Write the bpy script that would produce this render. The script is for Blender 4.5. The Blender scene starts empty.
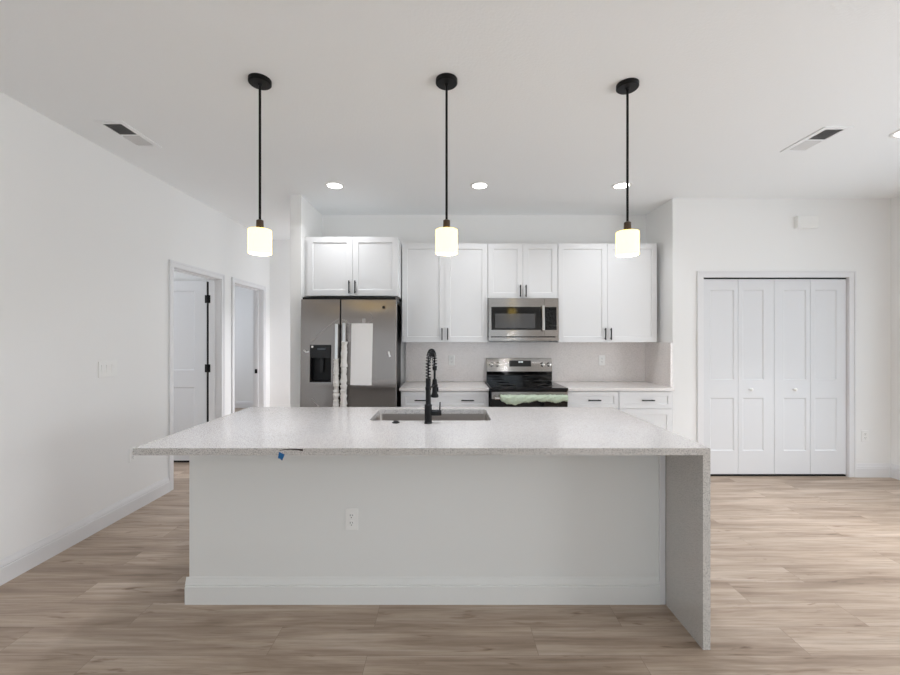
import bpy, bmesh, math, random
from mathutils import Vector, Matrix

random.seed(7)
scene = bpy.context.scene
COL = scene.collection
PI = math.pi

# ------------------------------------------------------------------ camera, world, light, exposure
EYE = 1.425
CEIL = 2.845
cam_d = bpy.data.cameras.new('camera')
cam = bpy.data.objects.new('camera', cam_d)
COL.objects.link(cam)
cam.location = (0, 0, EYE)
cam.rotation_euler = (PI / 2, 0, 0)
cam_d.sensor_width = 36.0
cam_d.lens = 36.0 * 400 / 900
cam_d.shift_x = 2.5 / 900
cam_d.clip_start = 0.02
scene.camera = cam

scene.view_settings.view_transform = 'Standard'
scene.view_settings.look = 'None'
scene.view_settings.gamma = 1.0
scene.view_settings.use_curve_mapping = False
scene.view_settings.exposure = 0.14
scene.cycles.use_denoising = True
scene.cycles.max_bounces = 14
scene.cycles.diffuse_bounces = 8
scene.cycles.sample_clamp_indirect = 6.0
scene.cycles.caustics_reflective = False
scene.cycles.caustics_refractive = False

world = bpy.data.worlds.new('sky')
scene.world = world
world.use_nodes = True
bg = world.node_tree.nodes['Background']
bg.inputs['Color'].default_value = (0.79, 0.90, 1.0, 1)
bg.inputs['Strength'].default_value = 1.75


def area_light(name, loc, aim, sx, sy, power, color=(1, 1, 1)):
    d = bpy.data.lights.new(name, 'AREA')
    d.shape = 'RECTANGLE'
    d.size, d.size_y = sx, sy
    d.energy = power
    d.color = color
    o = bpy.data.objects.new(name, d)
    COL.objects.link(o)
    o.location = loc
    o.rotation_euler = Vector(aim).to_track_quat('-Z', 'Y').to_euler()
    return o


LG = {'righta': (0.80, 0.80, 0.815), 'rightb': (0.03, 0.03, 0.03), 'rear': (0.0, 0.0, 0.0), 'left': (0.0, 0.0, 0.0),
      'bed': (0.46, 0.475, 0.53), 'bath': (1.45, 1.49, 1.59), 'kcan': (0.56, 0.565, 0.58), 'rcan': (1.7, 1.72, 1.78),
      'right_fill': (0.10, 0.10, 0.10), 'living_fill': (0.5, 0.5, 0.51), 'hall_fill': (6.8, 6.7, 7.1), 'pend': (1.0, 1.0, 1.0), 'pdown': (2.6, 2.72, 3.1)}
BASE = {'righta': 100, 'rightb': 100, 'rear': 100, 'bed': 40, 'bath': 30, 'left': 100}


def tint(k):
    """brightest channel and colour of a light group"""
    m = max(LG[k] + (1e-6,))
    return m, tuple(c / m for c in LG[k])


# daylight at unseen openings: right glass doors, plus added rear, left and side-room windows
for k, loc, aim, sx, sy in (('righta', (4.72, 0.3, 1.25), (-1, 0, -0.05), 1.9, 2.1), ('rightb', (4.72, 2.55, 1.25), (-1, 0, -0.05), 1.9, 2.1), ('rear', (0.9, -3.85, 1.25), (0, 1, 0), 3.0, 2.1),
                            ('bed', (-5.75, 6.6, 1.5), (1, 0, 0), 1.6, 1.4), ('bath', (-5.75, 3.6, 1.5), (1, 0, 0), 1.4, 1.3),
                            ('left', (-2.85, -1.6, 1.25), (1, 0, 0), 2.6, 2.1)):
    area_light('daylight_' + k, loc, aim, sx, sy, BASE[k] * tint(k)[0], tint(k)[1])


# ------------------------------------------------------------------ materials
def lin(c):
    c /= 255.0
    return c / 12.92 if c <= 0.04045 else ((c + 0.055) / 1.055) ** 2.4


def rgb(r, g, b):
    return (lin(r), lin(g), lin(b), 1)


class Nodes:
    def __init__(s, name):
        s.m = bpy.data.materials.new(name)
        s.m.use_nodes = True
        s.t = s.m.node_tree
        s.p = s.t.nodes['Principled BSDF']

    def n(s, kind, **kw):
        x = s.t.nodes.new(kind)
        for k, v in kw.items():
            if k in x.inputs:
                x.inputs[k].default_value = v
            else:
                setattr(x, k, v)
        return x

    def l(s, a, b):
        s.t.links.new(a, b)

    def coord(s, scale=(1, 1, 1)):
        tc = s.n('ShaderNodeTexCoord')
        mp = s.n('ShaderNodeMapping')
        mp.inputs['Scale'].default_value = scale
        s.l(tc.outputs['Object'], mp.inputs['Vector'])
        return mp.outputs['Vector']

    def ramp(s, fac, stops):
        r = s.n('ShaderNodeValToRGB')
        e = r.color_ramp.elements
        while len(e) < len(stops):
            e.new(0.5)
        for q, (p, c) in zip(e, stops):
            q.position, q.color = p, c
        s.l(fac, r.inputs['Fac'])
        return r.outputs['Color']

    def bump(s, height, strength, dist):
        b = s.n('ShaderNodeBump')
        b.inputs['Strength'].default_value = strength
        b.inputs['Distance'].default_value = dist
        s.l(height, b.inputs['Height'])
        s.l(b.outputs['Normal'], s.p.inputs['Normal'])

    def set(s, **kw):
        for k, v in kw.items():
            s.p.inputs[k.replace('_', ' ')].default_value = v
        return s


def paint(name, col, rough=0.6, bump=0.0, scale=300, spec=0.3, dist=0.001):
    a = Nodes(name)
    a.set(Base_Color=col, Roughness=rough)
    a.p.inputs['Specular IOR Level'].default_value = spec
    nz = a.n('ShaderNodeTexNoise', Scale=scale, Detail=3.0)
    a.l(a.coord(), nz.inputs['Vector'])
    if bump:
        a.bump(nz.outputs['Fac'], bump, dist)
    else:
        r = a.ramp(nz.outputs['Fac'], [(0.0, (rough - .03,) * 3 + (1,)), (1.0, (rough + .03,) * 3 + (1,))])
        a.l(r, a.p.inputs['Roughness'])
    return a.m


M = {}
M['wall'] = paint('wall_paint', rgb(238, 238, 237), 0.75, 0.10, 220, 0.2)
M['ceiling'] = paint('ceiling_paint', rgb(243, 245, 246), 0.9, 0.35, 70, 0.1, 0.003)
M['trim'] = paint('semi_gloss_trim', rgb(228, 228, 229), 0.45)
M['cabinet'] = paint('white_lacquer', rgb(230, 231, 232), 0.34)
M['door'] = paint('door_paint', rgb(222, 223, 225), 0.42)
M['island_paint'] = paint('island_paint', rgb(230, 231, 229), 0.7, 0.10, 200, 0.2)
M['plastic'] = paint('white_plastic', rgb(240, 240, 238), 0.35)
M['vent_white'] = paint('vent_enamel', rgb(216, 216, 216), 0.45)
M['vent_dark'] = paint('duct_interior', rgb(62, 62, 63), 0.8)
M['black'] = paint('matte_black_metal', rgb(14, 14, 15), 0.42, spec=0.22)
M['bronze'] = paint('dark_bronze_metal', rgb(62, 52, 46), 0.4)
M['gap'] = paint('rubber_and_gap_shade', rgb(16, 16, 17), 0.6)  # rubber parts, and the painted shade under the closet doors
M['slot'] = paint('socket_slot', rgb(80, 80, 78), 0.6)
M['paper'] = paint('white_paper', rgb(235, 233, 231), 0.7)
M['black_plastic'] = paint('black_plastic', rgb(9, 9, 10), 0.35, spec=0.25)
M['dark_panel'] = paint('control_panel_plastic', rgb(30, 30, 31), 0.3, spec=0.3)
M['badge_ring'] = paint('badge_silver', rgb(120, 104, 82), 0.35)


def black_glass(name, col, rough, wavy=0.0):
    a = Nodes(name)
    a.set(Base_Color=col, Roughness=rough)
    a.p.inputs['Specular IOR Level'].default_value = 0.5
    nz = a.n('ShaderNodeTexNoise', Scale=38.0, Detail=2.0, Distortion=1.6)
    a.l(a.coord((1, 1, .6)), nz.inputs['Vector'])
    if wavy:
        a.bump(nz.outputs['Fac'], wavy, 0.08)
    else:
        r = a.ramp(nz.outputs['Fac'], [(0, (rough,) * 3 + (1,)), (1, (rough + .03,) * 3 + (1,))])
        a.l(r, a.p.inputs['Roughness'])
    return a.m


M['glass_black'] = black_glass('black_glass', rgb(9, 9, 10), 0.06)
M['cooktop'] = black_glass('ceramic_cooktop', rgb(10, 11, 14), 0.10)
M['oven_window'] = black_glass('smoked_window', rgb(78, 78, 79), 0.14)
M['film_panel'] = black_glass('filmed_black_panel', rgb(12, 12, 13), 0.08, 1.0)


def steel(name, col, rough, aniso, streak=(260, 260, 3), turn=0.0):
    a = Nodes(name)
    a.set(Metallic=1.0, Roughness=rough, Anisotropic=aniso)
    nz = a.n('ShaderNodeTexNoise', Scale=1.0, Detail=3.0)
    a.l(a.coord(streak), nz.inputs['Vector'])
    c0 = tuple(x * 0.94 for x in col[:3]) + (1,)
    a.l(a.ramp(nz.outputs['Fac'], [(0.3, c0), (0.7, col)]), a.p.inputs['Base Color'])
    tg = a.n('ShaderNodeTangent', direction_type='RADIAL', axis='Z')
    a.l(tg.outputs['Tangent'], a.p.inputs['Tangent'])
    a.p.inputs['Anisotropic Rotation'].default_value = turn
    return a.m


M['steel'] = steel('brushed_stainless', rgb(147, 141, 137), 0.20, 1.0)
M['steel_h'] = steel('cross_brushed_stainless', rgb(172, 168, 164), 0.23, 1.0, (3, 260, 260), 0.25)
M['steel_plain'] = steel('satin_stainless', rgb(205, 203, 200), 0.20, 0.0)
M['steel_sink'] = steel('sink_stainless', rgb(178, 172, 167), 0.32, 0.0, (3, 260, 260))
M['chrome'] = steel('polished_knob', rgb(215, 213, 210), 0.15, 0.0)


def quartz(name, base, dark, amount):
    a = Nodes(name)
    v = a.coord()
    nz = a.n('ShaderNodeTexNoise', Scale=260.0, Detail=2.0)
    vo = a.n('ShaderNodeTexVoronoi', Scale=210.0)
    big = a.n('ShaderNodeTexNoise', Scale=1.6, Detail=5.0, Distortion=1.0)
    for q in (nz, vo, big):
        a.l(v, q.inputs['Vector'])
    c1 = a.ramp(nz.outputs['Fac'], [(0.36, dark), (0.50, base), (0.80, base)])
    c2 = a.ramp(vo.outputs['Distance'], [(0.0, tuple(x * .72 for x in dark[:3]) + (1,)), (0.22, (1, 1, 1, 1))])
    mx = a.n('ShaderNodeMix', data_type='RGBA', blend_type='MULTIPLY')
    mx.inputs['Factor'].default_value = amount
    a.l(c1, mx.inputs['A'])
    a.l(c2, mx.inputs['B'])
    c3 = a.ramp(big.outputs['Fac'], [(0.35, (1, .985, .98, 1)), (0.6, (.955, .955, .95, 1))])
    m2 = a.n('ShaderNodeMix', data_type='RGBA', blend_type='MULTIPLY')
    m2.inputs['Factor'].default_value = 1.0
    a.l(mx.outputs['Result'], m2.inputs['A'])
    a.l(c3, m2.inputs['B'])
    a.l(m2.outputs['Result'], a.p.inputs['Base Color'])
    a.set(Roughness=0.16)
    return a.m


M['quartz'] = quartz('speckled_white_quartz', rgb(207, 204, 200), rgb(148, 146, 143), 0.5)
M['quartz_lit'] = quartz('speckled_quartz_lit', rgb(238, 235, 233), rgb(206, 203, 200), 0.35)  # lighter copy of the island quartz, lamplight on the back worktops put into it
M['backsplash'] = quartz('speckled_backsplash_quartz', rgb(240, 236, 234), rgb(208, 204, 201), 0.30)


def floor_material():
    a = Nodes('oak_vinyl_plank')
    tc = a.n('ShaderNodeTexCoord')
    mp = a.n('ShaderNodeMapping')
    mp.inputs['Location'].default_value = (0.36, -0.012, 0)
    a.l(tc.outputs['Object'], mp.inputs['Vector'])
    br = a.n('ShaderNodeTexBrick', offset=0.37, offset_frequency=2, squash=1.0)
    for k, v in (('Color1', (0, 0, 0, 1)), ('Color2', (1, 1, 1, 1)), ('Mortar', (0.5, .5, .5, 1)), ('Scale', 1.0),
                 ('Mortar Size', 0.0009), ('Mortar Smooth', 0.3), ('Bias', 0.0), ('Brick Width', 1.22), ('Row Height', 0.178)):
        br.inputs[k].default_value = v
    a.l(mp.outputs['Vector'], br.inputs['Vector'])
    # each plank reads the grain at its own place
    sc = a.n('ShaderNodeVectorMath', operation='SCALE')
    a.l(br.outputs['Color'], sc.inputs[0])
    sc.inputs['Scale'].default_value = 17.0
    ad = a.n('ShaderNodeVectorMath', operation='ADD')
    a.l(mp.outputs['Vector'], ad.inputs[0])
    a.l(sc.outputs['Vector'], ad.inputs[1])

    def stretched(scale, **kw):
        m = a.n('ShaderNodeMapping')
        m.inputs['Scale'].default_value = scale
        a.l(ad.outputs['Vector'], m.inputs['Vector'])
        z = a.n('ShaderNodeTexNoise', **kw)
        a.l(m.outputs['Vector'], z.inputs['Vector'])
        return z.outputs['Fac']

    fine = stretched((3.0, 60, 1), Scale=1.0, Detail=6.0, Roughness=0.65)
    broad = stretched((0.9, 9.0, 1), Scale=1.0, Detail=4.0, Distortion=0.8)
    knots = stretched((2.2, 13.0, 1), Scale=1.0, Detail=3.0, Distortion=2.4)
    tone = a.ramp(broad, [(0.30, rgb(143, 125, 109)), (0.50, rgb(174, 156, 139)), (0.72, rgb(195, 180, 165))])
    g = a.ramp(fine, [(0.28, (.70, .67, .64, 1)), (0.60, (1.06, 1.06, 1.06, 1))])
    k = a.ramp(knots, [(0.25, (.55, .48, .43, 1)), (0.37, (1, 1, 1, 1))])
    pl = a.ramp(br.outputs['Color'], [(0.0, (.94, .935, .93, 1)), (1.0, (1.06, 1.06, 1.06, 1))])
    out = tone
    for q in (g, k, pl):
        mx = a.n('ShaderNodeMix', data_type='RGBA', blend_type='MULTIPLY')
        mx.inputs['Factor'].default_value = 1.0
        a.l(out, mx.inputs['A'])
        a.l(q, mx.inputs['B'])
        out = mx.outputs['Result']
    mo = a.n('ShaderNodeMix', data_type='RGBA', blend_type='MIX')
    a.l(br.outputs['Fac'], mo.inputs['Factor'])
    a.l(out, mo.inputs['A'])
    mo.inputs['B'].default_value = rgb(128, 110, 96)
    a.l(mo.outputs['Result'], a.p.inputs['Base Color'])
    a.set(Roughness=0.40)
    a.p.inputs['Specular IOR Level'].default_value = 0.45
    a.bump(fine, 0.06, 0.002)
    return a.m


M['floor'] = floor_material()


def glow(name, col, strength, base=(0.9, 0.9, 0.88, 1)):
    a = Nodes(name)
    a.set(Base_Color=base, Roughness=0.3)
    a.p.inputs['Emission Color'].default_value = col
    a.p.inputs['Emission Strength'].default_value = strength
    return a.m


M['shade'] = glow('lit_opal_glass', (1.0, 0.71, 0.20, 1), 3.8 * LG['pend'][0], (0.10, 0.10, 0.08, 1))
M['bulb'] = glow('lit_bulb', (1.0, 0.85, 0.6, 1), 3.0 * LG['pend'][0])
M['lens'] = glow('lit_lens', (1.0, 0.99, 0.97, 1), 9.0)
M['digits'] = glow('display_digits', (0.85, 0.93, 1.0, 1), 0.6)


def film(name, col, trans, rough, crinkle, scale):
    a = Nodes(name)
    a.set(Base_Color=col, Roughness=rough)
    a.p.inputs['Transmission Weight'].default_value = trans
    a.p.inputs['IOR'].default_value = 1.2
    nz = a.n('ShaderNodeTexNoise', Scale=scale, Detail=3.0, Distortion=0.6)
    a.l(a.coord(), nz.inputs['Vector'])
    a.bump(nz.outputs['Fac'], crinkle, 0.01)
    return a.m


M['green_film'] = film('pale_green_film', rgb(206, 222, 200), 0.12, 0.28, 0.9, 60)
M['white_wrap'] = film('white_foam_wrap', rgb(226, 223, 218), 0.0, 0.5, 0.6, 90)
M['tape'] = film('clear_tape', rgb(220, 216, 212), 0.42, 0.25, 0.3, 60)
M['blue_tape'] = paint('blue_painters_tape', rgb(28, 96, 150), 0.6)
M['pane'] = film('window_glass', (1, 1, 1, 1), 1.0, 0.0, 0.0, 10)


# ------------------------------------------------------------------ mesh helpers
class MB:
    """collects shapes, links them as ONE mesh object"""

    def __init__(s):
        s.v, s.f = [], []

    def add(s, verts, faces):
        o = len(s.v)
        s.v += [tuple(v) for v in verts]
        s.f += [tuple(i + o for i in f) for f in faces]
        return s

    def box(s, x0, x1, y0, y1, z0, z1):
        return s.add([(x0, y0, z0), (x1, y0, z0), (x1, y1, z0), (x0, y1, z0), (x0, y0, z1), (x1, y0, z1), (x1, y1, z1), (x0, y1, z1)],
                     [(0, 3, 2, 1), (4, 5, 6, 7), (0, 1, 5, 4), (1, 2, 6, 5), (2, 3, 7, 6), (3, 0, 4, 7)])

    def tube(s, pts, r, seg=12, caps=True, jitter=0.0, jr=None):
        pts = [Vector(p) for p in pts]
        rs = r if isinstance(r, (list, tuple)) else [r] * len(pts)
        V, F = [], []
        up = None
        for i, p in enumerate(pts):
            t = (pts[min(i + 1, len(pts) - 1)] - pts[max(i - 1, 0)]).normalized()
            if up is None:
                up = Vector((0, 0, 1)) if abs(t.z) < .9 else Vector((1, 0, 0))
            a = (up - t * up.dot(t)).normalized()
            b = t.cross(a)
            up = a
            for k in range(seg):
                an = 2 * PI * k / seg
                q = rs[i] * (1 + (jr.uniform(-jitter, jitter) if jr else 0))
                V.append(p + a * (q * math.cos(an)) + b * (q * math.sin(an)))
        for i in range(len(pts) - 1):
            for k in range(seg):
                k2 = (k + 1) % seg
                F.append((i * seg + k, i * seg + k2, (i + 1) * seg + k2, (i + 1) * seg + k))
        if caps:
            F.append(tuple(reversed(range(seg))))
            F.append(tuple((len(pts) - 1) * seg + k for k in range(seg)))
        return s.add(V, F)

    def lathe(s, prof, c=(0, 0, 0), seg=32, axis='Z'):
        """prof: (radius, height) pairs from one end to the other"""
        V, F = [], []
        for r, h in prof:
            for k in range(seg):
                a = 2 * PI * k / seg
                x, y = r * math.cos(a), r * math.sin(a)
                if axis == 'Z':
                    V.append((c[0] + x, c[1] + y, c[2] + h))
                elif axis == 'Y':
                    V.append((c[0] + x, c[1] + h, c[2] + y))
                else:
                    V.append((c[0] + h, c[1] + x, c[2] + y))
        n = len(prof)
        for i in range(n - 1):
            for k in range(seg):
                k2 = (k + 1) % seg
                F.append((i * seg + k, i * seg + k2, (i + 1) * seg + k2, (i + 1) * seg + k))
        F.append(tuple(reversed(range(seg))))
        F.append(tuple((n - 1) * seg + k for k in range(seg)))
        return s.add(V, F)

    def prism(s, prof, a, b, axis):
        """prof: 2D outline swept from a to b along axis; (u,v) = (y,z) for X, (x,z) for Y, (x,y) for Z"""
        n = len(prof)
        V = []
        for t in (a, b):
            for u, v in prof:
                V.append((t, u, v) if axis == 'X' else (u, t, v) if axis == 'Y' else (u, v, t))
        F = [(i, (i + 1) % n, n + (i + 1) % n, n + i) for i in range(n)]
        F += [tuple(reversed(range(n))), tuple(range(n, 2 * n))]
        return s.add(V, F)

    def build(s, name, mat, parent=None, bevel=0.0, smooth=False, loc=None):
        me = bpy.data.meshes.new(name)
        me.from_pydata(s.v, [], s.f)
        bm = bmesh.new()
        bm.from_mesh(me)
        bmesh.ops.recalc_face_normals(bm, faces=bm.faces)
        bm.to_mesh(me)
        bm.free()
        me.materials.append(mat)
        o = bpy.data.objects.new(name, me)
        COL.objects.link(o)
        if parent is not None:
            o.parent = parent
        if loc is not None:
            o.location = loc
        if smooth:
            me.shade_smooth()
            me.set_sharp_from_angle(angle=math.radians(40))
        if bevel:
            b = o.modifiers.new('bevel', 'BEVEL')
            b.width = bevel
            b.segments = 2
            b.limit_method = 'ANGLE'
            b.angle_limit = math.radians(35)
        return o


def box(name, mat, x0, x1, y0, y1, z0, z1, parent=None, bevel=0.0):
    return MB().box(x0, x1, y0, y1, z0, z1).build(name, mat, parent, bevel)


def tag(o, label=None, cat=None, group=None, kind=None):
    if label: o['label'] = label
    if cat: o['category'] = cat
    if group: o['group'] = group
    if kind: o['kind'] = kind
    return o


def struct(o, label=None):
    o['kind'] = 'structure'
    if label: o['label'] = label
    return o


def thing(name, loc, label, cat, group=None, kind=None):
    o = bpy.data.objects.new(name, None)
    o.empty_display_size = 0.05
    COL.objects.link(o)
    o.location = loc
    return tag(o, label, cat, group, kind)


def dup(root, loc, label=None, rot=None):
    """copy of a thing with copies of its parts and sub-parts"""
    def rec(o, parent):
        c = o.copy()
        COL.objects.link(c)
        c.parent = parent
        for ch in list(o.children):
            rec(ch, c)
        return c
    r = rec(root, None)
    r.location = loc
    if label: r['label'] = label
    if rot is not None: r.rotation_euler = rot
    return r


# ------------------------------------------------------------------ room shell
WL = -2.58      # left wall face
WT = 0.136      # its thickness
YB = 4.63       # kitchen back wall face
YC = 4.086      # closet wall face
XR = 2.30       # return wall face
XE = 4.53       # right wall face
YE = 5.80       # end of the hall
D1 = (3.757, 4.55)
D2 = (4.832, 5.585)
DH = 2.087
LN = 0.018      # door lining thickness
LW = (-2.95, -0.25, 2.15)   # opening added in the left wall behind the camera to let light in

struct(box('floor', M['floor'], -5.8, 4.7, -3.75, 8.3, -0.06, 0))
struct(box('ceiling', M['ceiling'], -5.8, 4.7, -3.75, 8.3, CEIL, CEIL + 0.12))

m = MB()
m.box(WL - WT, WL, -3.6, LW[0], 0, CEIL)
m.box(WL - WT, WL, LW[0], LW[1], LW[2], CEIL)
m.box(WL - WT, WL, LW[1], D1[0] - LN, 0, CEIL)
m.box(WL - WT, WL, D1[0] - LN, D1[1] + LN, DH + LN, CEIL)
m.box(WL - WT, WL, D1[1] + LN, D2[0] - LN, 0, CEIL)
m.box(WL - WT, WL, D2[0] - LN, D2[1] + LN, DH + LN, CEIL)
m.box(WL - WT, WL, D2[1] + LN, 8.10, 0, CEIL)
struct(m.build('wall_left', M['wall']))
struct(box('wall_back', M['wall'], -1.45, XR + 0.13, YB, YB + 0.14, 0, CEIL))
struct(box('wall_partition', M['wall'], -1.562, -1.45, 3.967, 4.77, 0, CEIL, bevel=0.004))
struct(box('wall_hall', M['wall'], WL, -1.45, YE, YE + 0.12, 0, CEIL))
CX = (2.61, 4.094)
CH = 2.038
m = MB()
m.box(XR, CX[0] - LN, YC, YC + 0.115, 0, CEIL)
m.box(CX[0] - LN, CX[1] + LN, YC, YC + 0.115, CH + LN, CEIL)
m.box(CX[1] + LN, XE, YC, YC + 0.115, 0, CEIL)
struct(m.build('wall_closet', M['wall']))
struct(box('wall_return', M['wall'], XR, XR + 0.115, YC + 0.115, YB, 0, CEIL))
struct(box('wall_closet_back', M['wall'], XR + 0.13, XE, 4.90, 5.0, 0, CEIL))
# right wall with the opening of the glass doors (beside the camera, out of view)
RW = (1.6, 3.5, 2.15)
RV = (-0.65, 1.25, 2.15)
m = MB()
m.box(XE, XE + 0.13, -3.6, RV[0], 0, CEIL)
m.box(XE, XE + 0.13, RV[0], RV[1], RV[2], CEIL)
m.box(XE, XE + 0.13, RV[1], RW[0], 0, CEIL)
m.box(XE, XE + 0.13, RW[0], RW[1], RW[2], CEIL)
m.box(XE, XE + 0.13, RW[1], 5.0, 0, CEIL)
struct(m.build('wall_right', M['wall']))
# rear wall behind the camera, with an unseen opening added for light
RR = (-0.6, 2.4, 2.15)
m = MB()
m.box(WL - WT, RR[0], -3.73, -3.6, 0, CEIL)
m.box(RR[0], RR[1], -3.73, -3.6, RR[2], CEIL)
m.box(RR[1], XE + 0.13, -3.73, -3.6, 0, CEIL)
struct(m.build('wall_rear', M['wall']))


def window_frame(name, axis, a0, a1, z0, z1, at, depth, mullions):
    """white frame set in an opening; axis is the direction it runs along"""
    m = MB()
    def bar(p0, p1, q0, q1):
        if axis == 'X': m.box(p0, p1, at - depth / 2, at + depth / 2, q0, q1)
        else: m.box(at - depth / 2, at + depth / 2, p0, p1, q0, q1)
    w = 0.06
    bar(a0, a0 + w, z0, z1); bar(a1 - w, a1, z0, z1)
    bar(a0 + w, a1 - w, z1 - w, z1); bar(a0 + w, a1 - w, z0, z0 + w)
    for k in range(mullions):
        c = a0 + (a1 - a0) * (k + 1) / (mullions + 1)
        bar(c - .035, c + .035, z0 + w, z1 - w)
    return struct(m.build(name, M['trim']))


window_frame('window_1', 'Y', RW[0], RW[1], 0, RW[2], XE + 0.065, 0.08, 1)
window_frame('window_6', 'Y', RV[0], RV[1], 0, RV[2], XE + 0.065, 0.08, 1)
window_frame('added_window_2', 'X', RR[0], RR[1], 0, RR[2], -3.665, 0.08, 1)

window_frame('added_window_5', 'Y', LW[0], LW[1], 0, LW[2], WL - 0.068, 0.08, 1)

# rooms beyond the two doorways
m = MB()
m.box(-5.62, -5.5, 2.0, 3.0, 0, CEIL); m.box(-5.62, -5.5, 3.0, 4.2, 0, 0.95); m.box(-5.62, -5.5, 3.0, 4.2, 2.05, CEIL)
m.box(-5.62, -5.5, 4.2, 5.8, 0, CEIL); m.box(-5.62, -5.5, 5.8, 7.4, 0, 0.8); m.box(-5.62, -5.5, 5.8, 7.4, 2.2, CEIL)
m.box(-5.62, -5.5, 7.4, 8.1, 0, CEIL)
struct(m.build('wall_west', M['wall']))
struct(box('wall_bedroom', M['wall'], -5.62, WL, 8.10, 8.22, 0, CEIL))
struct(box('wall_dividing', M['wall'], -5.5, WL - WT, 4.66, 4.77, 0, CEIL))
struct(box('wall_bathroom', M['wall'], -5.5, WL - WT, 2.0, 2.1, 0, CEIL))
window_frame('added_window_3', 'Y', 3.0, 4.2, 0.95, 2.05, -5.56, 0.07, 1)  # unseen windows added so that daylight lamps can light the side rooms
window_frame('added_window_4', 'Y', 5.8, 7.4, 0.8, 2.2, -5.56, 0.07, 1)

# baseboards: a flat board with a stepped, sloping top (profile: distance from wall, height)
BP = [(0, 0), (0.016, 0), (0.016, 0.094), (0.012, 0.096), (0.012, 0.100), (0.0145, 0.102), (0.0145, 0.107), (0.010, 0.109), (0.010, 0.113), (0.004, 0.133), (0.003, 0.140), (0, 0.140)]


def baseboard(name, axis, a, b, face, sgn):
    return struct(MB().prism([(face + sgn * u, z) for u, z in BP], a, b, axis).build(name, M['trim'], None))


CW = 0.060      # casing width
def casing_y(name, face, sgn, y0, y1, top, w=CW):
    """casing with a stepped face round a doorway in a wall that runs along Y, with its lining and stop"""
    m = MB()
    t1, t2 = 0.011 * sgn, 0.017 * sgn
    def b(x0, x1, *r): m.box(min(x0, x1), max(x0, x1), *r)
    g = 0.003
    for lo, hi in ((y0 - w, y0 - g), (y1 + g, y1 + w)):
        b(face, face + t1, lo, hi, 0, top + g)
    b(face, face + t1, y0 - w, y1 + w, top + g, top + w)
    b(face + t1, face + t2, y0 - w, y0 - w + 0.02, 0, top + w)
    b(face + t1, face + t2, y1 + w - 0.02, y1 + w, 0, top + w)
    b(face + t1, face + t2, y0 - w + 0.02, y1 + w - 0.02, top + w - 0.02, top + w)
    return struct(m.build(name, M['trim'], None, 0.0025))


def lining_y(name, y0, y1, top):
    m = MB()
    x0, x1 = WL - WT, WL
    m.box(x0, x1, y0 - LN, y0, 0, top); m.box(x0, x1, y1, y1 + LN, 0, top); m.box(x0, x1, y0 - LN, y1 + LN, top, top + LN)
    sx = (x0 + 0.040, x0 + 0.075)
    m.box(sx[0], sx[1], y0, y0 + 0.011, 0, top); m.box(sx[0], sx[1], y1 - 0.011, y1, 0, top); m.box(sx[0], sx[1], y0 + 0.011, y1 - 0.011, top - 0.011, top)
    return struct(m.build(name, M['trim']))


casing_y('trim_1', WL, 1, D1[0], D1[1], DH)
casing_y('trim_2', WL, 1, D2[0], D2[1], DH)
lining_y('trim_3', D1[0], D1[1], DH)
t4 = lining_y('trim_4', D2[0], D2[1], DH)
box('strike_plate', M['black'], WL - 0.105, WL - 0.070, D2[1] - 0.0135, D2[1] - 0.0112, 0.925, 0.985, t4)

baseboard('baseboard_left', 'Y', LW[1], D1[0] - CW, WL, 1)
baseboard('baseboard_hall_left', 'Y', D1[1] + CW, D2[0] - CW, WL, 1)
baseboard('baseboard_hall_end', 'X', WL, 1.6, YE, -1)
baseboard('baseboard_partition', 'Y', 3.967, 4.77, -1.562, -1)
baseboard('baseboard_partition_front', 'X', -1.577, -1.45, 3.967, -1)
baseboard('baseboard_bedroom', 'X', -5.5, WL - WT, 8.10, -1)
baseboard('baseboard_dividing', 'X', -5.5, -3.5, 4.66, -1)
baseboard('baseboard_closet_left', 'X', XR, CX[0] - 0.065, YC, -1)
baseboard('baseboard_closet_right', 'X', CX[1] + 0.065, XE - 0.015, YC, -1)
baseboard('baseboard_right', 'Y', RW[1], YC, XE, -1)


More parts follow.
